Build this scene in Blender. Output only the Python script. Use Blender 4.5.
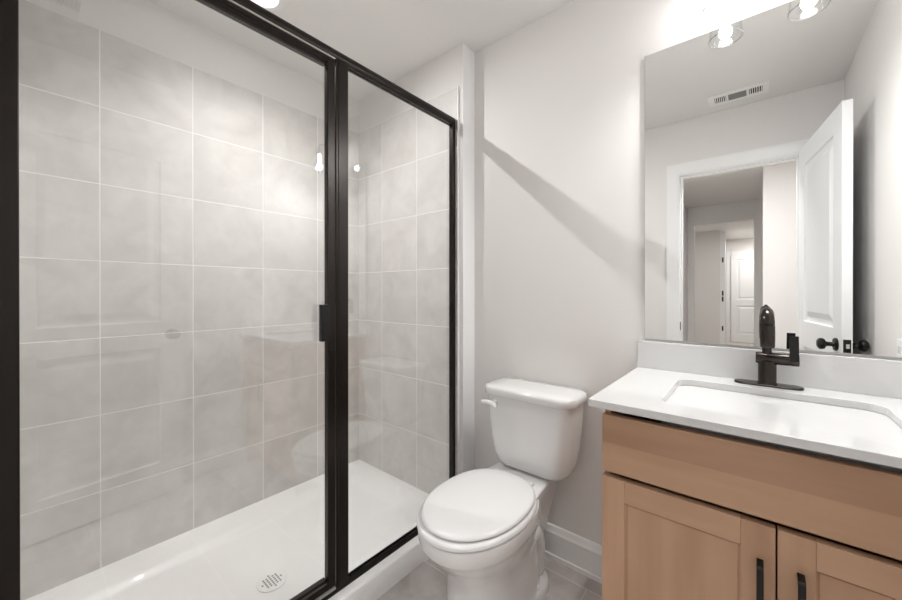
import bpy, bmesh, math, random
from mathutils import Vector, Matrix
for o in list(bpy.data.objects): bpy.data.objects.remove(o)
S = bpy.context.scene
COL = S.collection
PI = math.pi

# ------------------------------------------------------------------ camera, world, exposure
cd = bpy.data.cameras.new('camera'); cam = bpy.data.objects.new('camera', cd); COL.objects.link(cam)
cd.sensor_width = 36; cd.lens = 359.64*36/902
cd.shift_x = (451-459.96)/902; cd.shift_y = (292.81-300)/902
cd.clip_start = 0.01
yaw, pitch = 0.6873, -0.0022
cam.location = (0, -1.5209, 1.1941)
cam.rotation_euler = (PI/2+pitch, 0, yaw)
S.camera = cam
w = bpy.data.worlds.new('world'); S.world = w; w.use_nodes = True
w.node_tree.nodes['Background'].inputs[0].default_value = (1, 1, 1, 1)
w.node_tree.nodes['Background'].inputs[1].default_value = 0.05
S.view_settings.view_transform = 'Standard'; S.view_settings.look = 'None'
S.view_settings.gamma = 1; S.view_settings.use_curve_mapping = False
S.view_settings.exposure = 0.07
SHOWER_W = 69
VANITY_W = 19
VANITY_E, SHOWER_E, HALL_E, PASS_E, FAR_E = 85, 60, 82, 88, 140

# ------------------------------------------------------------------ materials
def srgb(r, g, b):
    f = lambda c: (c/255/12.92) if c/255 <= .04045 else ((c/255+.055)/1.055)**2.4
    return (f(r), f(g), f(b), 1)
def mat(name, color, rough=.5, metal=0, coat=0, bump=0, bscale=40, var=0, vscale=3, spec=.5, coatr=.05):
    m = bpy.data.materials.new(name); m.use_nodes = True; nt = m.node_tree
    b = nt.nodes['Principled BSDF']
    b.inputs['Base Color'].default_value = color; b.inputs['Roughness'].default_value = rough
    b.inputs['Metallic'].default_value = metal; b.inputs['Coat Weight'].default_value = coat
    b.inputs['Coat Roughness'].default_value = coatr; b.inputs['Specular IOR Level'].default_value = spec
    tc = nt.nodes.new('ShaderNodeTexCoord')
    if bump:
        n = nt.nodes.new('ShaderNodeTexNoise'); n.inputs['Scale'].default_value = bscale
        bp = nt.nodes.new('ShaderNodeBump'); bp.inputs['Strength'].default_value = bump; bp.inputs['Distance'].default_value = .002
        nt.links.new(tc.outputs['Object'], n.inputs['Vector'])
        nt.links.new(n.outputs['Fac'], bp.inputs['Height']); nt.links.new(bp.outputs['Normal'], b.inputs['Normal'])
    if var:
        n = nt.nodes.new('ShaderNodeTexNoise'); n.inputs['Scale'].default_value = vscale; n.inputs['Detail'].default_value = 4
        mx = nt.nodes.new('ShaderNodeMixRGB'); mx.inputs[1].default_value = color
        mx.inputs[2].default_value = tuple(c*(1-var) for c in color[:3])+(1,)
        nt.links.new(tc.outputs['Object'], n.inputs['Vector'])
        nt.links.new(n.outputs['Fac'], mx.inputs[0]); nt.links.new(mx.outputs[0], b.inputs['Base Color'])
    return m
def emis(name, color, strength):
    m = bpy.data.materials.new(name); m.use_nodes = True; nt = m.node_tree; nt.nodes.clear()
    e = nt.nodes.new('ShaderNodeEmission'); e.inputs[0].default_value = color; e.inputs[1].default_value = strength
    o = nt.nodes.new('ShaderNodeOutputMaterial'); nt.links.new(e.outputs[0], o.inputs[0]); return m
def thin_glass(name, tint=(.985, .99, .985, 1), gain=1.0, rough=0):
    """clear pane: each face transmits straight through and mirrors by Schlick's law"""
    m = bpy.data.materials.new(name); m.use_nodes = True; nt = m.node_tree; nt.nodes.clear()
    t = nt.nodes.new('ShaderNodeBsdfTransparent'); t.inputs[0].default_value = tint
    g = nt.nodes.new('ShaderNodeBsdfGlossy'); g.inputs['Roughness'].default_value = rough
    lw = nt.nodes.new('ShaderNodeLayerWeight'); lw.inputs[0].default_value = .5
    p = nt.nodes.new('ShaderNodeMath'); p.operation = 'POWER'; p.inputs[1].default_value = 5
    a = nt.nodes.new('ShaderNodeMath'); a.operation = 'MULTIPLY_ADD'; a.inputs[1].default_value = .96*gain; a.inputs[2].default_value = .04*gain
    mx = nt.nodes.new('ShaderNodeMixShader'); o = nt.nodes.new('ShaderNodeOutputMaterial')
    nt.links.new(lw.outputs['Facing'], p.inputs[0]); nt.links.new(p.outputs[0], a.inputs[0])
    nt.links.new(a.outputs[0], mx.inputs[0]); nt.links.new(t.outputs[0], mx.inputs[1]); nt.links.new(g.outputs[0], mx.inputs[2])
    nt.links.new(mx.outputs[0], o.inputs[0]); return m
def tile_mat(name, ax, off, size, mortar_c, c1, c2, rough, brick=0, gw=.0027, height=None, veins=1.0):
    """square or running-bond tiles: world-sized lattice along two axes with cloudy stone print"""
    m = bpy.data.materials.new(name); m.use_nodes = True; nt = m.node_tree
    b = nt.nodes['Principled BSDF']; L = nt.links.new; N = nt.nodes.new
    tc = N('ShaderNodeTexCoord'); sp = N('ShaderNodeSeparateXYZ'); L(tc.outputs['Object'], sp.inputs[0])
    def M(op, a, bb=None, c=None):
        n = N('ShaderNodeMath'); n.operation = op
        for i, v in enumerate((a, bb, c)):
            if v is None: continue
            if isinstance(v, (int, float)): n.inputs[i].default_value = v
            else: L(v, n.inputs[i])
        return n.outputs[0]
    u = M('DIVIDE', M('SUBTRACT', sp.outputs[ax[0]], off[0]), size[0])
    v = M('DIVIDE', M('SUBTRACT', sp.outputs[ax[1]], off[1]), size[1])
    iv = M('FLOOR', v)
    if brick: u = M('ADD', u, M('MULTIPLY', iv, brick))
    iu = M('FLOOR', u); fu = M('SUBTRACT', u, iu); fv = M('SUBTRACT', v, iv)
    du = M('MULTIPLY', M('MINIMUM', fu, M('SUBTRACT', 1, fu)), size[0])
    dv = M('MULTIPLY', M('MINIMUM', fv, M('SUBTRACT', 1, fv)), size[1])
    d = M('MINIMUM', du, dv)
    k = N('ShaderNodeMapRange'); k.inputs['From Min'].default_value = gw*.5; k.inputs['From Max'].default_value = gw*.5+.0012
    L(d, k.inputs['Value'])                                  # 0 in grout, 1 on tile
    cmb = N('ShaderNodeCombineXYZ'); L(iu, cmb.inputs[0]); L(iv, cmb.inputs[1])
    wn = N('ShaderNodeTexWhiteNoise'); L(cmb.outputs[0], wn.inputs['Vector'])
    vs = N('ShaderNodeVectorMath'); vs.operation = 'MULTIPLY_ADD'; L(wn.outputs['Color'], vs.inputs[0]); vs.inputs[1].default_value = (9, 9, 9); L(tc.outputs['Object'], vs.inputs[2])
    n1 = N('ShaderNodeTexNoise'); n1.inputs['Scale'].default_value = 4.5; n1.inputs['Detail'].default_value = 6; n1.inputs['Distortion'].default_value = 1.2; L(vs.outputs[0], n1.inputs['Vector'])
    n2 = N('ShaderNodeTexNoise'); n2.inputs['Scale'].default_value = 14; n2.inputs['Detail'].default_value = 5; n2.inputs['Distortion'].default_value = .8; L(vs.outputs[0], n2.inputs['Vector'])
    f = M('ADD', M('MULTIPLY', n1.outputs['Fac'], .65), M('MULTIPLY', n2.outputs['Fac'], .35))
    r = N('ShaderNodeMapRange'); r.inputs['From Min'].default_value = .32; r.inputs['From Max'].default_value = .68; L(f, r.inputs['Value'])
    mx = N('ShaderNodeMixRGB'); mx.inputs[1].default_value = c1; mx.inputs[2].default_value = c2; L(r.outputs[0], mx.inputs[0])
    tone = M('MULTIPLY_ADD', wn.outputs['Value'], .05, .975)
    hs = N('ShaderNodeHueSaturation'); L(tone, hs.inputs['Value']); L(mx.outputs[0], hs.inputs['Color'])
    mg = N('ShaderNodeMixRGB'); mg.inputs[1].default_value = mortar_c; L(hs.outputs[0], mg.inputs[2]); L(k.outputs[0], mg.inputs[0])
    L(mg.outputs[0], b.inputs['Base Color'])
    rr = M('MULTIPLY_ADD', k.outputs[0], rough-.8, .8); L(rr, b.inputs['Roughness']); b.inputs['Specular IOR Level'].default_value = .35
    bp = N('ShaderNodeBump'); bp.inputs['Strength'].default_value = .5; bp.inputs['Distance'].default_value = .0012
    L(k.outputs[0], bp.inputs['Height'])
    bp2 = N('ShaderNodeBump'); bp2.inputs['Strength'].default_value = .06; bp2.inputs['Distance'].default_value = .002
    L(n2.outputs['Fac'], bp2.inputs['Height']); L(bp.outputs['Normal'], bp2.inputs['Normal']); L(bp2.outputs['Normal'], b.inputs['Normal'])
    return m
def wood_mat(name, axis, joint=None):
    m = bpy.data.materials.new(name); m.use_nodes = True; nt = m.node_tree; L = nt.links.new; N = nt.nodes.new
    b = nt.nodes['Principled BSDF']; b.inputs['Roughness'].default_value = .42; b.inputs['Specular IOR Level'].default_value = .35
    tc = N('ShaderNodeTexCoord'); mp = N('ShaderNodeMapping'); L(tc.outputs['Object'], mp.inputs[0])
    sc = [30, 30, 30]; sc[axis] = 1.6; mp.inputs['Scale'].default_value = sc
    n = N('ShaderNodeTexNoise'); n.inputs['Scale'].default_value = 1.0; n.inputs['Detail'].default_value = 6; n.inputs['Distortion'].default_value = .7; L(mp.outputs[0], n.inputs['Vector'])
    mp2 = N('ShaderNodeMapping'); L(tc.outputs['Object'], mp2.inputs[0]); s2 = [13, 13, 13]; s2[axis] = 2.2; mp2.inputs['Scale'].default_value = s2
    mp2.inputs['Rotation'].default_value = (0, .06, 0)
    n2 = N('ShaderNodeTexNoise'); n2.inputs['Scale'].default_value = .9; n2.inputs['Detail'].default_value = 2; L(mp2.outputs[0], n2.inputs['Vector'])
    mx = N('ShaderNodeMixRGB'); mx.inputs[1].default_value = srgb(199, 162, 133); mx.inputs[2].default_value = srgb(182, 145, 117)
    r = N('ShaderNodeMapRange'); r.inputs['From Min'].default_value = .35; r.inputs['From Max'].default_value = .65; L(n2.outputs['Fac'], r.inputs['Value']); L(r.outputs[0], mx.inputs[0])
    mx2 = N('ShaderNodeMixRGB'); mx2.blend_type = 'MULTIPLY'; mx2.inputs[2].default_value = (.94, .925, .91, 1)
    r2 = N('ShaderNodeMapRange'); r2.inputs['From Min'].default_value = .4; r2.inputs['From Max'].default_value = .75; L(n.outputs['Fac'], r2.inputs['Value'])
    L(r2.outputs[0], mx2.inputs[0]); L(mx.outputs[0], mx2.inputs[1]); out = mx2.outputs[0]
    if joint:                                                # two glued boards of slightly different tone
        spx = N('ShaderNodeSeparateXYZ'); L(tc.outputs['Object'], spx.inputs[0])
        gt = N('ShaderNodeMath'); gt.operation = 'GREATER_THAN'; gt.inputs[1].default_value = joint; L(spx.outputs[2], gt.inputs[0])
        mx3 = N('ShaderNodeMixRGB'); mx3.blend_type = 'MULTIPLY'; mx3.inputs[2].default_value = (.86, .84, .82, 1)
        L(gt.outputs[0], mx3.inputs[0]); L(out, mx3.inputs[1]); out = mx3.outputs[0]
    L(out, b.inputs['Base Color'])
    return m
M_wall = mat('wall_paint', srgb(236, 233, 231), .75, bump=.06, bscale=250)
M_ceil = mat('ceiling_paint', srgb(238, 236, 233), .85, bump=.05, bscale=200)
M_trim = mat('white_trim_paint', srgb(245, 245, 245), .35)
M_door = mat('white_door_paint', srgb(240, 241, 242), .4)
M_porc = mat('white_porcelain', srgb(238, 238, 238), .12, coat=.6)
M_seat = mat('seat_plastic', srgb(240, 240, 240), .22)
M_acry = mat('white_acrylic', srgb(250, 249, 248), .38, coat=.08)
M_quartz = mat('white_quartz', srgb(226, 226, 226), .14, var=.02, vscale=8)
M_black = mat('bronze_black_metal', srgb(38, 33, 30), .3, metal=.6, spec=.5)
M_matte = mat('matte_black_metal', srgb(28, 26, 25), .38, metal=.4)
M_gun = mat('dark_faucet_metal', srgb(66, 61, 58), .24, metal=1)
M_chrome = mat('chrome', srgb(225, 225, 225), .12, metal=1)
M_dark = mat('dark_void', srgb(22, 20, 18), .9)
M_grey = mat('grey_plastic', srgb(150, 150, 148), .4)
M_pale = mat('pale_strip', srgb(205, 200, 194), .35)
M_mirror = mat('mirror_silver', (.93, .94, .935, 1), 0.0, metal=1)
M_medge = mat('mirror_edge', srgb(150, 158, 155), .3)
M_glass = thin_glass('shower_glass', (.985, .988, .984, 1), 2.5)
M_shade = thin_glass('shade_glass', (.985, .988, .99, 1), .8)
M_rim = thin_glass('shade_rim_glass', (.88, .89, .90, 1), 9)
M_bulb = emis('vanity_bulb_glow', (1, .985, .965, 1), VANITY_E)
M_can = emis('shower_lamp_glow', (1, .99, .97, 1), SHOWER_E)
M_hall = emis('hall_fill_glow', (1, .99, .98, 1), HALL_E)  # this and the next two glows serve the added unseen fill lights
M_pass = emis('passage_fill_glow', (1, .98, .96, 1), PASS_E)
M_far = emis('far_fill_glow', (1, .96, .92, 1), FAR_E)
M_vent = mat('vent_white', srgb(246, 245, 243), .5)
WD = wood_mat('maple_boards', 0, .793); WV = wood_mat('maple_vertical', 2); WH = wood_mat('maple_horizontal', 0)
T = .308; ZP = .087; XL = -2.0251; YE = -.1083; JY = -1.3217; JX = -1.7835
CEIL = 2.458; YD = -1.60; XR = .41
ct1, ct2 = srgb(229, 226, 223), srgb(208, 204, 201)
grout = srgb(250, 249, 248)
M_tL = tile_mat('shower_tile_left', (1, 2), (JY, ZP), (T, T), grout, ct1, ct2, .42)
M_tE = tile_mat('shower_tile_end', (0, 2), (JX, ZP), (T, T), grout, ct1, ct2, .42)
M_floor = tile_mat('floor_tile', (0, 1), (-1.13, -.388), (.61, .305), srgb(226, 222, 219), srgb(216, 209, 206), srgb(176, 168, 164), .35, brick=.5, gw=.004)
M_hfloor = mat('hall_floor', srgb(205, 196, 188), .6, var=.1)

# ------------------------------------------------------------------ mesh helpers
def link(name, bm, m, parent=None, bevel=0, smooth=None, seg=2):
    bmesh.ops.recalc_face_normals(bm, faces=bm.faces)
    me = bpy.data.meshes.new(name); bm.to_mesh(me); bm.free()
    o = bpy.data.objects.new(name, me); COL.objects.link(o)
    for mm in (m if isinstance(m, (list, tuple)) else [m]): me.materials.append(mm)
    if parent is not None:
        o.parent = parent; o.matrix_parent_inverse = parent.matrix_basis.inverted()
    if bevel:
        b = o.modifiers.new('bevel', 'BEVEL'); b.width = bevel; b.segments = seg; b.limit_method = 'ANGLE'; b.angle_limit = math.radians(35)
    if smooth is not None:
        for p in me.polygons: p.use_smooth = True
        me.set_sharp_from_angle(angle=math.radians(smooth))
    return o
def abox(bm, x0, x1, y0, y1, z0, z1, mi=0):
    x0, x1 = sorted((x0, x1)); y0, y1 = sorted((y0, y1)); z0, z1 = sorted((z0, z1))
    v = [bm.verts.new(p) for p in ((x0,y0,z0),(x1,y0,z0),(x1,y1,z0),(x0,y1,z0),(x0,y0,z1),(x1,y0,z1),(x1,y1,z1),(x0,y1,z1))]
    for f in ((0,3,2,1),(4,5,6,7),(0,1,5,4),(1,2,6,5),(2,3,7,6),(3,0,4,7)):
        bm.faces.new([v[i] for i in f]).material_index = mi
    return v
def box(name, x0, x1, y0, y1, z0, z1, m, parent=None, bevel=0, seg=2):
    bm = bmesh.new(); abox(bm, x0, x1, y0, y1, z0, z1); return link(name, bm, m, parent, bevel, None, seg)
def loft(bm, loops, cap0=True, cap1=True, mi=0):
    rings = [[bm.verts.new(p) for p in l] for l in loops]; n = len(rings[0])
    for a, b in zip(rings, rings[1:]):
        for i in range(n):
            bm.faces.new((a[i], a[(i+1) % n], b[(i+1) % n], b[i])).material_index = mi
    if cap0: bm.faces.new(rings[0][::-1]).material_index = mi
    if cap1: bm.faces.new(rings[-1]).material_index = mi
    return rings
def lathe(bm, prof, center, axis='z', n=32, caps=True):
    cx, cy, cz = center; loops = []
    for r, h in prof:
        l = []
        for i in range(n):
            a = 2*PI*i/n; c, s = r*math.cos(a), r*math.sin(a)
            l.append({'z': (cx+c, cy+s, cz+h), 'x': (cx+h, cy+c, cz+s), 'y': (cx+c, cy+h, cz+s)}[axis])
        loops.append(l)
    loft(bm, loops, caps, caps)
def tube(bm, pts, rads, n=20):
    pts = [Vector(p) for p in pts]; loops = []; up = Vector((1, 0, 0))
    for i, p in enumerate(pts):
        t = (pts[min(i+1, len(pts)-1)]-pts[max(i-1, 0)]).normalized()
        u = up-t*up.dot(t)
        if u.length < 1e-3: u = Vector((0, 1, 0))-t*t.y
        u.normalize(); v = t.cross(u); r = rads[i] if isinstance(rads, (list, tuple)) else rads
        loops.append([p+u*r*math.cos(2*PI*k/n)+v*r*math.sin(2*PI*k/n) for k in range(n)]); up = u
    loft(bm, loops)
def rrect(x0, x1, y0, y1, z, r, k=6):
    pts = []
    for cx, cy, a0 in ((x1-r, y1-r, 0), (x0+r, y1-r, PI/2), (x0+r, y0+r, PI), (x1-r, y0+r, 1.5*PI)):
        for i in range(k+1):
            a = a0+PI/2*i/k; pts.append((cx+r*math.cos(a), cy+r*math.sin(a), z))
    return pts
def empty(name, loc, label, cat, group=None):
    o = bpy.data.objects.new(name, None); COL.objects.link(o); o.location = loc; o.empty_display_size = .05
    o['label'] = label; o['category'] = cat
    if group: o['group'] = group
    return o
def tag(o, label, cat, group=None):
    o['label'] = label; o['category'] = cat
    if group: o['group'] = group
    return o
def struct(o): o['kind'] = 'structure'; return o
def clone(root, d, **props):
    r = root.copy(); COL.objects.link(r); r.location = root.location+Vector(d)
    for k, v in props.items(): r[k] = v
    def rec(a, b):
        for ch in [c for c in COL.objects if c.parent == a]:
            c = ch.copy(); COL.objects.link(c); c.parent = b; rec(ch, c)
    rec(root, r); return r

# ------------------------------------------------------------------ room shell
WX0 = XL-.01                                         # drywall behind the left tile
struct(box('floor', WX0-.1, XR+.12, YD-.12, .1, -.1, 0, M_floor))
struct(box('ceiling', WX0-.1, XR+.12, YD, .1, CEIL, CEIL+.1, M_ceil))
struct(box('wall_back', -1.149, XR+.12, 0, .1, 0, CEIL, M_wall))
wl = struct(box('wall_left', WX0-.1, WX0, YD-.12, -.098, 0, CEIL, M_wall))
box('tile_panel', WX0, XL, YD, YE, ZP, ZP+7*T, M_tL, wl)['label'] = 'large grey stone-look wall tiles with pale grout'
we = struct(box('wall_shower_end', WX0-.1, -1.149, -.098, .1, 0, CEIL, M_wall))
box('tile_panel', XL, -1.176, YE, -.098, ZP, ZP+7*T, M_tE, we)['label'] = 'grey stone-look wall tiles with pale grout'
box('tile_edge_trim', -1.176, -1.172, YE-.001, -.098, ZP, ZP+7*T, M_trim, we)
struct(box('wall_right', XR, XR+.12, YD, 0, 0, CEIL, M_wall))
DX0, DX1, DZ = -.433, .215, 2.057
bm = bmesh.new()
abox(bm, WX0, DX0-.018, YD-.12, YD, 0, CEIL); abox(bm, DX1+.018, XR+.12, YD-.12, YD, 0, CEIL)
abox(bm, DX0-.018, DX1+.018, YD-.12, YD, DZ+.018, CEIL)
wf = struct(link('wall_front', bm, M_wall))
box('tile_panel', XL, -1.2, YD, YD+.01, ZP, ZP+7*T, M_tE, wf)

def baseboard(name, p0, p1, ny):
    # profile with a stepped cap, running along x at wall plane y=p[1], facing ny
    prof = [(0, 0), (.019, 0), (.019, .018), (.014, .022), (.0135, .105), (.0175, .109), (.0175, .116), (.0125, .122), (.0105, .132), (.006, .142), (0, .145)]
    bm = bmesh.new()
    loft(bm, [[(x, p0[1]+ny*a, b) for a, b in prof] for x in (p0[0], p1[0])])
    return struct(link(name, bm, M_trim, None, 0, 30))
struct(box('lit_return_panel', -1.149, -1.1470, -.0985, -.0005, .145, CEIL-.0005, M_trim))  # added whiter sheet: sconce light on the drywall return put into colour
baseboard('baseboard_back', (-1.149, 0), (-.33, 0), -1)
prof = [(0, 0), (.019, 0), (.019, .018), (.014, .022), (.0135, .105), (.0175, .109), (.0175, .116), (.0125, .122), (.0105, .132), (.006, .142), (0, .145)]
bm = bmesh.new(); loft(bm, [[(-1.149+a, y, b) for a, b in prof] for y in (-.1, 0)]); struct(link('baseboard_left', bm, M_trim, None, 0, 30))
bm = bmesh.new(); loft(bm, [[(XR-a, y, b) for a, b in prof] for y in (YD+.001, -.56)]); struct(link('baseboard_right', bm, M_trim, None, 0, 30))
baseboard('baseboard_front', (-1.12, YD), (DX0-.08, YD), 1)

# casing round the doorway
def casing(name, y, s):
    bm = bmesh.new()
    pf = [(0, 0), (0, .011), (.012, .011), (.018, .014), (.055, .017), (.070, .020), (.079, .020), (.079, 0)]
    def ring(a, d):
        a += .005; return [(DX0-a, y+s*d, 0), (DX0-a, y+s*d, DZ+a), (DX1+a, y+s*d, DZ+a), (DX1+a, y+s*d, 0)]
    rs = [[bm.verts.new(p) for p in ring(a, d)] for a, d in pf]
    n = len(rs)
    for i in range(n):
        A, B = rs[i], rs[(i+1) % n]
        for k in range(3): bm.faces.new((A[k], A[k+1], B[k+1], B[k]))
    for k in (0, 3): bm.faces.new([r[k] for r in rs])
    return struct(link(name, bm, M_trim, None, 0, 25))
casing('trim_1', YD, 1); casing('trim_2', YD-.12, -1)
bm = bmesh.new()
abox(bm, DX0-.018, DX0, YD-.12, YD, 0, DZ); abox(bm, DX1, DX1+.018, YD-.12, YD, 0, DZ); abox(bm, DX0-.018, DX1+.018, YD-.12, YD, DZ, DZ+.018)
abox(bm, DX0, DX0+.01, YD-.085, YD-.045, 0, DZ-.01); abox(bm, DX1-.01, DX1, YD-.085, YD-.045, 0, DZ-.01); abox(bm, DX0, DX1, YD-.085, YD-.045, DZ-.01, DZ)
jamb = struct(link('trim_3', bm, M_trim))
bm = bmesh.new(); abox(bm, DX0, DX0+.002, YD-.04, YD-.008, .91, .97); link('strike_plate', bm, M_matte, jamb)['label'] = 'black strike plate'

# ------------------------------------------------------------------ panelled doors
def door_leaf(name, W, H, t, hinge, ang, knob=True):
    """leaf in local coords: x 0..W from hinge, y 0..-t, z .01..H"""
    st, bot, lock0, lock1, top = .11, .20, .87, 1.02, .115
    bm = bmesh.new()
    zs = [(bot, lock0), (lock1, H-top)]
    abox(bm, 0, st, -t, 0, .01, H); abox(bm, W-st, W, -t, 0, .01, H)
    abox(bm, st, W-st, -t, 0, .01, bot); abox(bm, st, W-st, -t, 0, lock0, lock1); abox(bm, st, W-st, -t, 0, H-top, H)
    for z0, z1 in zs:
        abox(bm, st, W-st, -t+.011, -.011, z0, z1)
        for s in (0, 1):
            yb, yt, ym = ((-.011, -.0015, 0) if s == 0 else (-t+.011, -t+.0015, -t))
            def rr(i, y): return [(st+i, y, z0+i), (W-st-i, y, z0+i), (W-st-i, y, z1-i), (st+i, y, z1-i)]
            loft(bm, [rr(0, ym), rr(.006, ym+(yb-ym)*.8), rr(.018, yb)], False, False)     # sticking
            loft(bm, [rr(.030, yb), rr(.062, yt)], False, True)                              # raised field
    o = struct(link(name, bm, M_door)); o.location = hinge; o.rotation_euler = (0, 0, ang)
    return o
def attach(o, name, bm, m, sm=None, bev=0):
    c = link(name, bm, m, None, bev, sm); c.parent = o; return c
ang = math.radians(82.0)
d1 = door_leaf('door_1', .70, 2.075, .036, (DX1-.004, YD+.012, 0), ang)
for s in (1, -1):
    bm = bmesh.new(); y = 0 if s == 1 else -.036
    lathe(bm, [(.030, 0), (.031, s*.004), (.028, s*.009), (.013, s*.011), (.0105, s*.016), (.0105, s*.032), (.014, s*.038), (.024, s*.043), (.0275, s*.052), (.0265, s*.060), (.018, s*.067), (.006, s*.069)], (.70-.062, y, .945), 'y', 28)
    attach(d1, 'knob', bm, M_matte, 40)['label'] = 'black round door knob'
bm = bmesh.new(); abox(bm, .70, .7015, -.031, -.005, .915, .975); attach(d1, 'latch_plate', bm, M_matte)
bm = bmesh.new(); abox(bm, .701, .710, -.024, -.012, .935, .955); attach(d1, 'latch_bolt', bm, M_chrome)
for z in (.2, 1.02, 1.84):
    bm = bmesh.new(); lathe(bm, [(.006, -.045), (.006, .045)], (0, -.042, z), 'z', 12); abox(bm, -.0015, 0, -.036, -.006, z-.045, z+.045)
    attach(d1, 'hinge', bm, M_matte)

# ------------------------------------------------------------------ hallway seen in the mirror through the doorway
HL = -.79
struct(box('hall_floor', HL-.9, 2.0, -9.6, YD-.12, -.1, 0, M_hfloor))
struct(box('hall_ceiling', HL-.9, 2.0, -9.6, YD-.12, CEIL, CEIL+.1, M_ceil))
struct(box('wall_hall_left', HL-.1, HL, -4.9, YD-.12, 0, CEIL, M_wall))
bm = bmesh.new(); abox(bm, .06, 1.5, -4.9, -3.19, 0, CEIL); struct(link('wall_hall_corner', bm, M_wall))
struct(box('wall_hall_right', 1.5, 1.6, -4.9, YD-.12, 0, CEIL, M_wall))
bm = bmesh.new(); abox(bm, HL-.9, -.712, -5.0, -4.9, 0, CEIL); abox(bm, -.013, 1.6, -5.0, -4.9, 0, CEIL); abox(bm, -.712, -.013, -5.0, -4.9, 2.2, CEIL)
struct(link('wall_hall_far', bm, M_wall))
struct(box('wall_passage_left', HL-.9, -.56, -7.72, -7.6, 0, CEIL, M_wall))
struct(box('wall_passage_side', HL-1.0, HL-.9, -9.6, -5.0, 0, CEIL, M_wall))
struct(box('wall_passage_right', .62, .72, -9.6, -5.0, 0, CEIL, M_wall))
struct(box('wall_passage_end', HL-.9, .62, -9.4, -9.3, 0, CEIL, M_wall))
d2 = door_leaf('door_2', .78, 2.08, .04, (-.46, -9.295, 0), 0)
d2.rotation_euler = (0, 0, PI); d2.location = (.33, -9.298, 0)
for z in (.25, 1.05, 1.85):
    bm = bmesh.new(); abox(bm, .76, .785, .0, .008, z-.05, z+.05); attach(d2, 'hinge', bm, M_grey)
bm = bmesh.new()
abox(bm, -.54, -.455, -9.3, -9.28, 0, 2.17); abox(bm, .335, .42, -9.3, -9.28, 0, 2.17); abox(bm, -.455, .335, -9.3, -9.28, 2.085, 2.17)
struct(link('trim_4', bm, M_trim))
d3 = door_leaf('door_3', .7, 2.3, .04, (-.50, -7.6, 0), -PI/2)
bm = bmesh.new(); abox(bm, -.56, -.47, -7.6, -7.585, 0, CEIL-.02); t5 = struct(link('trim_5', bm, M_trim))
for z in (.45, 1.05, 1.17, 1.85):
    bm = bmesh.new(); abox(bm, -.525, -.50, -7.586, -7.578, z-.05, z+.05); link('hinge', bm, M_matte, t5)
def disc_light(name, loc, r, m, label):
    t = empty(name, loc, label, 'ceiling light')
    bm = bmesh.new(); lathe(bm, [(r+.02, 0), (r+.018, -.012), (r, -.016), (r, -.004)], loc, 'z', 32, False); link('trim_ring', bm, M_trim, t, 0, 30)
    bm = bmesh.new(); lathe(bm, [(r-.001, -.002), (r-.001, -.011), (r*.6, -.014), (.001, -.0145)], loc, 'z', 32); link('diffuser', bm, m, t, 0, 50)
    return t
disc_light('added_fill_light', (-.12, -2.0, CEIL), .18, M_hall, 'unseen round fill light added in the hall outside the bathroom door')  # added out of view to light vanity front and floor through the doorway
disc_light('added_fill_light', (-.35, -6.2, CEIL), .12, M_pass, 'unseen round fill light added in the middle of the passage')  # added lamp out of view, brightens the passage
disc_light('added_fill_light', (.1, -8.5, CEIL), .12, M_far, 'unseen round fill light added near the white door at passage end')  # added lamp out of view, brightens the passage end

# ------------------------------------------------------------------ shower pan
pan = empty('shower_pan', (-1.58, -.85, 0), 'white acrylic shower pan with raised threshold behind black framed glass', 'shower pan')
PX0, PX1, PY0, PY1 = XL, -1.153, YD+.01, YE
def ss(a, b, x):
    t = max(0, min(1, (x-a)/(b-a))); return t*t*(3-2*t)
def panh(x, y):
    e = min(x-PX0, PY1-y, y-PY0)
    hw = 1-ss(.010, .022, e)*.18-ss(.03, .118, e)*.30-ss(.10, .150, e)*.52
    c = -1.245-x
    hc = 1-ss(0, .065, c)
    dr = math.hypot(x+1.5, y+.885)
    zf = .030+.012*min(1, dr/.6)
    if dr < .058: zf -= .002
    return zf+(ZP-zf)*max(hw, hc, 0)
def grid(a, b, n, extra=()):
    g = sorted(set([round(a+(b-a)*i/n, 5) for i in range(n+1)]+[round(e, 5) for e in extra])); return g
xs = grid(PX0, PX1, 70, (-1.245,)); ys = grid(PY0, PY1, 100)
bm = bmesh.new(); V = [[bm.verts.new((x, y, panh(x, y))) for y in ys] for x in xs]
for i in range(len(xs)-1):
    for j in range(len(ys)-1): bm.faces.new((V[i][j], V[i+1][j], V[i+1][j+1], V[i][j+1]))
# outer apron: rounded nose then drafted face to the floor
ap = [(PX1+.005, ZP-.003), (PX1+.007, ZP-.009), (-1.134, .004), (-1.134, 0)]
prev = V[-1]
for x, z in ap:
    cur = [bm.verts.new((x, y, z)) for y in ys]
    for j in range(len(ys)-1): bm.faces.new((prev[j], cur[j], cur[j+1], prev[j+1]))
    prev = cur
link('pan_body', bm, M_acry, pan, 0, 50)
bm = bmesh.new(); dc = (-1.5, -.885, .030)
lathe(bm, [(.054, 0), (.055, .003), (.052, .005), (.046, .0035), (.001, .0035)], dc, 'z', 40)
dr = link('drain', bm, M_acry, pan, 0, 30)
bm = bmesh.new()
for i in range(-3, 4):
    for j in range(-3, 4):
        x, y = i*.0118, j*.0118
        if math.hypot(x, y) < .036: lathe(bm, [(.0033, .0036), (.0033, .0045)], (dc[0]+x, dc[1]+y, dc[2]), 'z', 10)
o = link('drain_holes', bm, M_dark, dr); o['label'] = 'dark drain perforations'

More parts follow.
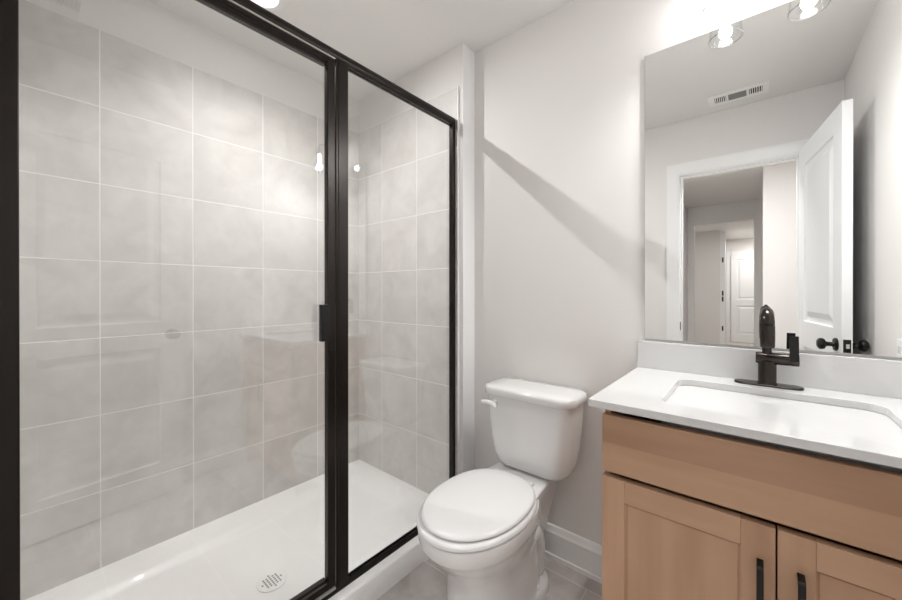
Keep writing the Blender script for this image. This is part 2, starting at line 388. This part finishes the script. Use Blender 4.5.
# ------------------------------------------------------------------ shower enclosure
FX0, FX1 = -1.222, -1.187
enc = empty('shower_enclosure', (-1.2, -.85, ZP), 'black framed shower enclosure with clear glass door and fixed panel on white curb', 'shower enclosure')
EY0, EY1 = YD+.012, YE-.001
def ybar(name, prof, y0, y1, parent, sm=35, m=None):
    bm = bmesh.new(); loft(bm, [[(x, y, z) for x, z in prof] for y in (y0, y1)]); return link(name, bm, m or M_black, parent, 0, sm)
ybar('header', [(FX0, 2.050), (FX0, 2.076), (FX0+.004, 2.082), (FX1-.014, 2.088), (FX1-.005, 2.084), (FX1, 2.074), (FX1+.001, 2.062), (FX1-.003, 2.053), (FX1-.008, 2.049), (FX1-.012, 2.049), (FX1-.013, 2.056), (FX0+.010, 2.056), (FX0+.009, 2.050)], EY0, EY1, enc)
ybar('sill_track', [(FX0, ZP), (FX0, .101), (FX0+.006, .102), (FX0+.009, .096), (FX1-.014, .096), (FX1-.012, .106), (FX1-.007, .106), (FX1, .093), (FX1, ZP)], EY0, EY1, enc)
box('wall_jamb', FX0+.008, FX1, EY1-.021, EY1-.002, .1, 2.05, M_black, enc, .002)
box('wall_jamb', FX0, FX1, EY0, EY0+.028, .1, 2.05, M_black, enc, .002)
bm = bmesh.new(); abox(bm, FX1-.008, FX1+.013, EY1-.004, EY1+.001, 2.028, 2.072); link('corner_bracket', bm, M_grey, enc)['label'] = 'grey plastic end bracket'
bm = bmesh.new()
abox(bm, FX0+.002, FX1-.001, -.789, -.738, .1, 2.05); abox(bm, FX1-.001, FX1+.0015, -.780, -.743, .1, 2.05)
link('centre_post', bm, M_black, enc, .0015)
box('fixed_glass', -1.209, -1.203, -.74, EY1-.012, .1, 2.053, M_glass, enc)['label'] = 'clear fixed glass pane'
bm = bmesh.new(); abox(bm, -1.214, -1.211, -.737, EY1-.02, .098, .108); link('glazing_bead', bm, M_matte, enc)
# the swinging door, framed on all sides
dy0, dy1 = EY0+.030, -.797
DXa, DXb = -1.212, -1.182
bm = bmesh.new()
abox(bm, DXa+.006, DXb, dy1-.029, dy1, .125, 2.038); abox(bm, DXa, DXb, dy0, dy0+.034, .125, 2.038)
dfr = link('door_frame', bm, M_black, enc, .002); dfr['label'] = 'black framed swinging glass shower door'
pf = [(DXa, 2.010), (DXa, 2.037), (DXb, 2.038), (DXb+.001, 2.028), (DXb-.003, 2.024), (DXb-.003, 2.016), (DXb-.008, 2.014), (DXb-.010, 2.010)]
ybar('top_rail', pf, dy0+.034, dy1-.029, dfr)
ybar('bottom_rail', [(DXa, .124), (DXa, .157), (DXb-.010, .156), (DXb-.008, .150), (DXb-.002, .146), (DXb, .124)], dy0+.034, dy1-.029, dfr)
box('top_strip', DXb-.003, DXb+.003, dy0, dy1, 2.0405, 2.0445, M_pale, dfr, .001)  # thin pale strip above the top rail
box('drip_strip', DXb-.004, DXb+.004, dy0, dy1, .112, .121, M_grey, dfr, .001)
box('door_glass', -1.2, -1.194, dy0+.028, dy1-.024, .15, 2.012, M_glass, dfr)['label'] = 'clear glass door pane'
bm = bmesh.new(); abox(bm, -1.186, -1.166, -.858, -.832, 1.020, 1.150); abox(bm, -1.190, -1.180, -.840, -.815, 1.040, 1.130)
link('door_handle', bm, M_matte, dfr, .002)['label'] = 'small black door pull'
bm = bmesh.new(); abox(bm, -1.1985+.0165, -1.1985+.0215, -.815, -.803, .985, 1.0); link('latch', bm, M_matte, dfr, .001)

# ------------------------------------------------------------------ recessed shower light
rl = empty('recessed_light', (-1.62, -.87, CEIL), 'round white recessed light in the shower ceiling', 'ceiling light')
bm = bmesh.new(); lathe(bm, [(.085, 0), (.084, -.004), (.062, -.008), (.055, -.003), (.032, -.002)], (-1.62, -.87, CEIL), 'z', 40, False); link('trim_ring', bm, M_trim, rl, 0, 40)
bm = bmesh.new(); lathe(bm, [(.034, -.001), (.034, -.0045), (.001, -.0050)], (-1.62, -.87, CEIL), 'z', 24); link('lamp', bm, M_can, rl, 0, 60)

sd_ = bpy.data.lights.new('lamp_beam', 'SPOT'); sd_.energy = SHOWER_W; sd_.spot_size = math.radians(168); sd_.spot_blend = 1; sd_.shadow_soft_size = .014
sd_.color = (1, .995, .985)
so_ = bpy.data.objects.new('lamp_beam', sd_); COL.objects.link(so_); so_.location = (-1.62, -.87, CEIL-.008); so_.rotation_euler = Vector((-.34, -.04, .93)).to_track_quat('Z', 'Y').to_euler(); so_.parent = rl; so_.matrix_parent_inverse = rl.matrix_basis.inverted()

# ------------------------------------------------------------------ toilet
TX = -.748
BX = TX-.016
toi = empty('toilet', (TX, -.35, 0), 'white two-piece toilet with closed lid between shower and vanity', 'toilet')
def egg(z, hw, yf, yb, yc=None, p=2.0, pb=2.6, n=48, x=None):
    yc = (yf+yb)/2 if yc is None else yc; pts = []; x = BX if x is None else x
    for i in range(n):
        a = 2*PI*i/n; c, s = math.cos(a), math.sin(a)
        q = p if s < 0 else pb
        X = math.copysign(abs(c)**(2/q), c)*hw
        Y = (yc-yf if s < 0 else yb-yc)*math.copysign(abs(s)**(2/q), s)
        pts.append((x+X, yc+Y, z))
    return pts
# bowl and pedestal in one casting
YS = -.48
bm = bmesh.new()
loft(bm, [egg(0, .132, -.625, -.13, -.42, 2.4, 3), egg(.014, .132, -.625, -.13, -.42, 2.4, 3), egg(.024, .124, -.612, -.14, -.42, 2.3, 3),
          egg(.06, .121, -.600, -.15, -.44, 2.3, 3), egg(.16, .118, -.595, -.16, -.45, 2.2, 3), egg(.22, .120, -.600, -.16, -.46, 2.2, 2.8), egg(.26, .131, -.622, -.16, -.47, 2.1, 2.6),
          egg(.30, .149, -.655, -.16, YS, 2.1, 2.4), egg(.335, .163, -.695, -.16, YS, 2.1, 2.4), egg(.352, .168, -.705, -.17, YS, 2.1, 2.4), egg(.362, .175, -.717, -.20, YS, 2.1, 2.4),
          egg(.372, .178, -.722, -.21, YS, 2.1, 2.4), egg(.402, .181, -.725, -.22, YS, 2.1, 2.4), egg(.414, .180, -.723, -.22, YS, 2.1, 2.4), egg(.420, .172, -.714, -.225, YS, 2.1, 2.4)])
bowl = link('bowl', bm, M_porc, toi, 0, 40)
# rear deck under the tank
bm = bmesh.new()
def deck(z, a, b, yf, yb, r=.02): 
    pts = []
    q = [(BX+a, yf), (BX+b, yb), (BX-b, yb), (BX-a, yf)]
    n = 10
    for k in range(4):
        p, nx = Vector(q[k]), Vector(q[(k+1) % 4])
        for i in range(n): 
            v = p.lerp(nx, i/n); pts.append((v.x, v.y, z))
    return pts
loft(bm, [deck(.16, .06, .06, -.30, -.08), deck(.25, .085, .075, -.34, -.06), deck(.33, .115, .095, -.37, -.045), deck(.385, .140, .100, -.38, -.04), deck(.418, .146, .108, -.38, -.035), deck(.430, .138, .110, -.30, -.035), deck(.434, .130, .105, -.29, -.04)])
link('tank_deck', bm, M_porc, toi, .006, 40, 3)
# trapway bulge on each side
for s in (1, -1):
    bm = bmesh.new()
    tube(bm, [(BX+s*.045, -.40, .05), (BX+s*.058, -.36, .13), (BX+s*.064, -.325, .20), (BX+s*.062, -.27, .245), (BX+s*.058, -.215, .235), (BX+s*.055, -.18, .17), (BX+s*.05, -.17, .08), (BX+s*.05, -.17, .02)], [.045, .05, .052, .052, .052, .05, .048, .05], 20)
    o = link('trapway', bm, M_porc, toi, 0, 60)
    sd = o.modifiers.new('subdivision', 'SUBSURF'); sd.levels = 1; sd.render_levels = 2
# foot flange with bolt caps
bm = bmesh.new()
loft(bm, [egg(0, .128, -.37, -.10, -.22, 2.2, 2.4), egg(.020, .128, -.37, -.10, -.22, 2.2, 2.4), egg(.032, .120, -.36, -.11, -.22, 2.2, 2.4), egg(.040, .09, -.34, -.13, -.22, 2.2, 2.4)])
link('foot_flange', bm, M_porc, toi, 0, 50)
for s in (1, -1):
    bm = bmesh.new(); lathe(bm, [(.016, .0), (.0155, .010), (.011, .018), (.001, .021)], (BX+s*.100, -.245, .030), 'z', 20); link('bolt_cap', bm, M_seat, toi, 0, 50)
# seat ring and lid
YF = -.728; YB = -.256; YM = -.475
def plate(z0, z1, hw, yf, yb, r, crown=0):
    L_ = [egg(z0, hw-r, yf+r, yb-r, YM, 2.08, 2.35), egg(z0+r*.5, hw, yf, yb, YM, 2.08, 2.35), egg(z1-r, hw, yf, yb, YM, 2.08, 2.35), egg(z1-r*.3, hw-r*.35, yf+r*.35, yb-r*.35, YM, 2.08, 2.35), egg(z1, hw-r*1.3, yf+r*1.3, yb-r*1.3, YM, 2.08, 2.35)]
    if crown: L_ += [egg(z1+crown*.6, hw*.75, YM+(yf-YM)*.75, YM+(yb-YM)*.75, YM, 2.08, 2.4), egg(z1+crown, hw*.35, YM+(yf-YM)*.35, YM+(yb-YM)*.35, YM)]
    return L_
bm = bmesh.new(); loft(bm, plate(.420, .439, .183, YF-.004, YB, .008)); link('seat', bm, M_seat, toi, 0, 50)
bm = bmesh.new(); loft(bm, plate(.442, .458, .174, YF+.012, YB+.004, .009, .003)); link('seat_lid', bm, M_seat, toi, 0, 50)
for s in (1, -1):
    box('hinge_post', BX+s*.075-.018, BX+s*.075+.018, -.262, -.240, .425, .445, M_seat, toi, .006, 3)
# tank
TT = TX+.010
def rr(z, hw, yf, yb, r): return rrect(TT-hw, TT+hw, yf, yb, z, r, 8)
bm = bmesh.new()
loft(bm, [rr(.436, .110, -.165, -.050, .045), rr(.439, .142, -.184, -.040, .06), rr(.448, .158, -.195, -.034, .07), rr(.468, .170, -.203, -.03, .07), rr(.50, .178, -.207, -.028, .066), rr(.56, .186, -.211, -.026, .06), rr(.65, .193, -.214, -.022, .055), rr(.748, .199, -.216, -.020, .052)])
link('tank', bm, M_porc, toi, 0, 50)
bm = bmesh.new()
loft(bm, [rr(.746, .192, -.212, -.020, .052), rr(.747, .207, -.226, -.013, .062), rr(.750, .211, -.230, -.010, .066), rr(.771, .211, -.230, -.010, .066), rr(.779, .208, -.227, -.013, .062), rr(.783, .193, -.219, -.02, .054), rr(.786, .13, -.17, -.06, .03)])
link('tank_lid', bm, M_porc, toi, 0, 55)
bm = bmesh.new()
lathe(bm, [(.015, 0), (.015, -.008), (.011, -.014)], (TX-.125, -.213, .712), 'y', 20)
tube(bm, [(TX-.112, -.231, .700), (TX-.126, -.235, .713), (TX-.148, -.237, .716), (TX-.180, -.237, .713)], [.010, .011, .0105, .009], 14)
link('flush_lever', bm, M_seat, toi, 0, 60)
# ------------------------------------------------------------------ vanity cabinet
van = empty('vanity_cabinet', (.035, -.27, 0), 'light maple vanity cabinet with two shaker doors under the white countertop', 'cabinet')
VX0, VX1, VY, VZ = -.318, .388, -.531, .8855
bm = bmesh.new()
abox(bm, VX0, VX0+.016, VY+.024, -.002, 0, VZ); abox(bm, VX1-.016, VX1+.021, VY+.024, -.002, 0, VZ)
abox(bm, VX0+.016, VX1-.016, VY+.024, -.002, .10, .116); abox(bm, VX0+.016, VX1-.016, -.012, -.002, .116, .80)
abox(bm, VX0+.016, VX1-.016, VY+.085, VY+.10, 0, .10)
link('body', bm, WV, van, .0008)
box('drawer_front', VX0, VX1, VY, VY+.022, .716, .867, WD, van, .0025)['label'] = 'flat false drawer front'
def cab_door(x0, x1, hx):
    z0, z1, s = .108, .7025, .057
    bm = bmesh.new()
    abox(bm, x0, x0+s, VY, VY+.022, z0, z1, 0); abox(bm, x1-s, x1, VY, VY+.022, z0, z1, 0)
    abox(bm, x0+s+.0002, x1-s-.0002, VY, VY+.022, z1-s, z1, 1); abox(bm, x0+s+.0002, x1-s-.0002, VY, VY+.022, z0, z0+s, 1)
    d = link('door', bm, [WV, WH], van, .0012)
    bm = bmesh.new()
    a = [(x0+s-.002, VY+.004), (x0+s+.003, VY+.006), (x0+s+.006, VY+.010), (x0+s+.009, VY+.0085)]
    def rg(i, y): return [(x0+s+i, y, z0+s+i), (x1-s-i, y, z0+s+i), (x1-s-i, y, z1-s-i), (x0+s+i, y, z1-s-i)]
    loft(bm, [rg(-.002, VY+.020), rg(0, VY+.005), rg(.002, VY+.006), rg(.004, VY+.0095), rg(.006, VY+.008)])
    link('door_panel', bm, WV, d)
    bm = bmesh.new(); w = .0058; zt, zb = .630, .490
    path = [(0, 0), (-.020, 0), (-.026, -.003), (-.029, -.009)]
    outer = [(VY, zt), (VY-.022, zt), (VY-.027, zt-.002), (VY-.030, zt-.007), (VY-.030, zb+.007), (VY-.027, zb+.002), (VY-.022, zb), (VY, zb)]
    inner = [(VY, zt-.010), (VY-.018, zt-.010), (VY-.0205, zt-.011), (VY-.022, zt-.014), (VY-.022, zb+.014), (VY-.0205, zb+.011), (VY-.018, zb+.010), (VY, zb+.010)]
    R = [[bm.verts.new((hx+e*w, y, z)) for y, z in L_] for e in (-1, 1) for L_ in (outer, inner)]
    for i in range(7):
        bm.faces.new((R[0][i], R[0][i+1], R[1][i+1], R[1][i])); bm.faces.new((R[2][i], R[2][i+1], R[3][i+1], R[3][i]))
        bm.faces.new((R[0][i], R[0][i+1], R[2][i+1], R[2][i])); bm.faces.new((R[1][i], R[1][i+1], R[3][i+1], R[3][i]))
    for i in (0, 7): bm.faces.new((R[0][i], R[1][i], R[3][i], R[2][i]))
    link('handle', bm, M_matte, d, .001)['label'] = 'matte black bar pull'
cab_door(VX0, .0335, .0085); cab_door(.0365, VX1, .0715)

# ------------------------------------------------------------------ countertop, backsplash, sink
ctop = empty('countertop', (.03, -.28, .886), 'white quartz countertop with backsplash on the maple vanity', 'countertop')
CX0, CX1, CY0, CZ0, CZ1 = -.349, XR-.001, -.551, .886, .906
SX0, SX1, SY0, SY1 = -.194, .255, -.462, -.124
bm = bmesh.new()
hole = rrect(SX0, SX1, SY0, SY1, 0, .045, 10); outer = [(CX0, CY0), (CX1, CY0), (CX1, -.001), (CX0, -.001)]
tops = {}
for z in (CZ0, CZ1):
    ho = [bm.verts.new((x, y, z)) for x, y, _ in hole]; ou = [bm.verts.new((x, y, z)) for x, y in outer]
    E = [bm.edges.new((l[i], l[(i+1) % len(l)])) for l in (ho, ou) for i in range(len(l))]
    bmesh.ops.triangle_fill(bm, edges=E, use_beauty=True, use_dissolve=False); tops[z] = (ho, ou)
for k in (0, 1):
    a, b = tops[CZ0][k], tops[CZ1][k]; n = len(a)
    for i in range(n): bm.faces.new((a[i], a[(i+1) % n], b[(i+1) % n], b[i]))
link('counter_slab', bm, M_quartz, ctop, .0018)
box('backsplash', CX0, CX1, -.020, -.001, CZ1, 1.008, M_quartz, ctop, .0015)
sink = empty('sink', (.025, -.29, .80), 'white rectangular undermount sink set in the quartz countertop', 'sink')
bm = bmesh.new()
def sk(i, z, r): return rrect(SX0-.006+i, SX1+.006-i, SY0-.006+i, SY1+.006-i, z, r, 10)
loft(bm, [sk(-.02, .8855, .06), sk(0, .8855, .05), sk(.003, .878, .05), sk(.012, .84, .055), sk(.024, .775, .06), sk(.040, .756, .06), sk(.070, .748, .055), sk(.14, .743, .02), sk(.14, .733, .02), sk(.06, .738, .06), sk(.012, .765, .06), sk(-.006, .86, .055), sk(-.02, .875, .06)], True, True)
# close into a shell: joined first and last rim
link('basin', bm, M_porc, sink, 0, 50)
bm = bmesh.new(); lathe(bm, [(.030, 0), (.030, .003), (.022, .004), (.018, .001), (.001, .001)], (.025, -.27, .7435), 'z', 28); link('sink_drain', bm, M_gun, sink, 0, 40)

# ------------------------------------------------------------------ faucet
fx, fy = .029, -.062
fau = empty('faucet', (fx, fy, .906), 'dark bronze single-handle faucet with oval base plate behind the sink', 'faucet')
bm = bmesh.new()
def stad(z, L_, r): return [(fx+.001+sg*(L_-r)+r*math.cos(a), fy+r*math.sin(a), z) for sg, a0 in ((1, -PI/2), (-1, PI/2)) for a in [a0+PI*i/14 for i in range(15)]]
loft(bm, [stad(.9062, .082, .026), stad(.9105, .082, .026), stad(.9125, .080, .024)]); link('base_plate', bm, M_gun, fau, 0, 30)
bm = bmesh.new(); lathe(bm, [(.0235, .004), (.0240, .008), (.0222, .012), (.0222, .070), (.021, .076)], (fx, fy, .906), 'z', 36); link('faucet_body', bm, M_gun, fau, 0, 40)
bm = bmesh.new(); zc = .990
lathe(bm, [(.016, -.0275), (.0165, -.0255), (.0175, -.022), (.0175, .050), (.0165, .051), (.0165, .053), (.0175, .054), (.0175, .069), (.0165, .072)], (fx, fy, zc), 'x', 36)
link('valve_barrel', bm, M_gun, fau, 0, 40)
bm = bmesh.new()
vs = abox(bm, fx+.050, fx+.071, fy-.0225, fy-.0175, zc-.002, zc+.074)
bmesh.ops.rotate(bm, verts=bm.verts, cent=(fx+.06, fy-.018, zc), matrix=Matrix.Rotation(math.radians(-14), 3, 'X'))
link('lever', bm, M_matte, fau, .001)
bm = bmesh.new(); ox = fx-.001
pts = [(ox, fy, 1.0), (ox, fy, 1.100)]; rad = [.012, .0115]
for i in range(1, 12):
    a = PI*i/12; pts.append((ox, fy-.034+.034*math.cos(a), 1.100+.034*math.sin(a))); rad.append(.0115+.0005*i)
pts += [(ox, fy-.068, 1.098)]; rad += [.0172]
tube(bm, pts, rad, 28); link('spout', bm, M_gun, fau, 0, 60)
bm = bmesh.new()
lathe(bm, [(.0168, .066), (.0176, .064), (.0178, .030), (.0170, .004), (.0158, 0), (.012, -.001)], (ox, fy-.0685, 1.031), 'z', 28)
link('spray_head', bm, M_gun, fau, 0, 40)
bm = bmesh.new(); lathe(bm, [(.0045, 0), (.0045, .006), (.003, .009)], (ox, fy-.012, 1.143), 'z', 12); link('top_pin', bm, M_gun, fau, 0, 40)

# ------------------------------------------------------------------ mirror
MX0, MX1, MZ0, MZ1 = -.327, .40, 1.0165, 2.095
mr = empty('mirror', (.03, 0, MZ0), 'large frameless wall mirror above the vanity backsplash', 'mirror')
bm = bmesh.new(); abox(bm, MX0, MX1, -.0075, -.0005, MZ0, MZ1)
link('backing', bm, M_medge, mr)
bm = bmesh.new(); abox(bm, MX0+.0004, MX1-.0004, -.0085, -.0075, MZ0+.0004, MZ1-.0004); link('mirror_glass', bm, M_mirror, mr)['label'] = 'silvered mirror surface'

# ------------------------------------------------------------------ vanity light bar
vl = empty('vanity_light', (.025, 0, 2.30), 'two-light black vanity fixture with clear glass shades above the mirror', 'wall light')
box('backplate', -.12, .17, -.022, -.0005, 2.275, 2.335, M_matte, vl, .004)
for sx in (-.084, .132):
    bm = bmesh.new(); tube(bm, [(sx, -.02, 2.305), (sx, -.07, 2.305), (sx, -.095, 2.300), (sx, -.104, 2.285), (sx, -.104, 2.262)], .007, 12); link('arm', bm, M_matte, vl, 0, 60)
    bm = bmesh.new(); lathe(bm, [(.012, .042), (.021, .036), (.022, .0), (.030, -.002), (.030, -.006)], (sx, -.104, 2.232), 'z', 28); link('socket', bm, M_matte, vl, 0, 40)
    bm = bmesh.new()
    op = [(.028, 2.228), (.036, 2.222), (.041, 2.205), (.044, 2.17), (.0475, 2.13), (.0505, 2.107)]
    lathe(bm, [(r, z) for r, z in op]+[(r-.0022, z) for r, z in op[::-1]], (sx, -.104, 0), 'z', 40, False)
    sh = link('glass_shade', bm, M_shade, vl, 0, 60); sh['label'] = 'clear glass shade'
    bm = bmesh.new()
    prof_c = [(.0493+.0022*math.cos(2*PI*k/8), 2.106+.0022*math.sin(2*PI*k/8)) for k in range(9)]
    lathe(bm, prof_c, (sx, -.104, 0), 'z', 40, False); link('shade_rim', bm, M_rim, sh, 0, 60)
    bm = bmesh.new(); lathe(bm, [(.009, 2.226), (.0095, 2.21), (.0105, 2.19), (.0105, 2.15), (.008, 2.140), (.001, 2.136)], (sx, -.104, 0), 'z', 20); link('bulb', bm, M_bulb, vl, 0, 60)['label'] = 'glowing tubular bulb'

for sx in (-.084, .132):
    ld = bpy.data.lights.new('bulb_beam', 'SPOT'); ld.energy = VANITY_W; ld.spot_size = math.radians(172); ld.spot_blend = 1; ld.shadow_soft_size = .02; ld.color = (1, .995, .985)
    lo = bpy.data.objects.new('bulb_beam', ld); COL.objects.link(lo); lo.location = (sx, -.104, 2.128); lo.rotation_euler = (math.radians(-18), 0, 0); lo.parent = vl; lo.matrix_parent_inverse = vl.matrix_basis.inverted()

# ------------------------------------------------------------------ ceiling register
cv = empty('ceiling_vent', (-.09, -1.40, CEIL), 'white rectangular ceiling air register near the bathroom door', 'vent')
vx0, vx1, vy0, vy1 = -.243, .063, -1.472, -1.325
bm = bmesh.new()
g0, g1, g2, g3 = vx0+.035, vx0+.095, vx1-.095, vx1-.030
ya, yb = vy0+.03, vy1-.03
t0, t1 = CEIL-.008, CEIL-.0005
abox(bm, vx0, vx1, vy0, ya, t0, t1); abox(bm, vx0, vx1, yb, vy1, t0, t1)
for a, b in ((vx0, g0), (g1, g1+.012), (g2-.012, g2), (g3, vx1)): abox(bm, a, b, ya, yb, t0, t1)
link('frame', bm, M_vent, cv, .001)
box('duct_void', g0, g3, ya, yb, CEIL-.0025, CEIL-.0005, M_dark, cv)
for a, b in ((g0, g1), (g2, g3)):
    for k in range(6):
        x = a+(b-a)*(k+.35)/6; bm = bmesh.new(); abox(bm, x, x+.0045, ya, yb, CEIL-.0085, CEIL-.003); link('slat', bm, M_vent, cv)
for k in range(7):
    y = ya+(yb-ya)*(k+.2)/7; bm = bmesh.new(); abox(bm, g1+.012, g2-.012, y, y+.0068, CEIL-.0085, CEIL-.003); link('slat', bm, M_grey, cv)

# light switch plate on the right wall over the counter
sp = empty('outlet_plate', (XR, -.50, .96), 'white outlet plate on the right wall above the countertop', 'outlet')
box('plate', XR-.006, XR-.0003, -.545, -.47, .905+.003, 1.022, M_trim, sp, .002)
for z in (.945, .985): box('socket', XR-.0075, XR-.006, -.525, -.49, z-.013, z+.013, M_seat, sp, .001)
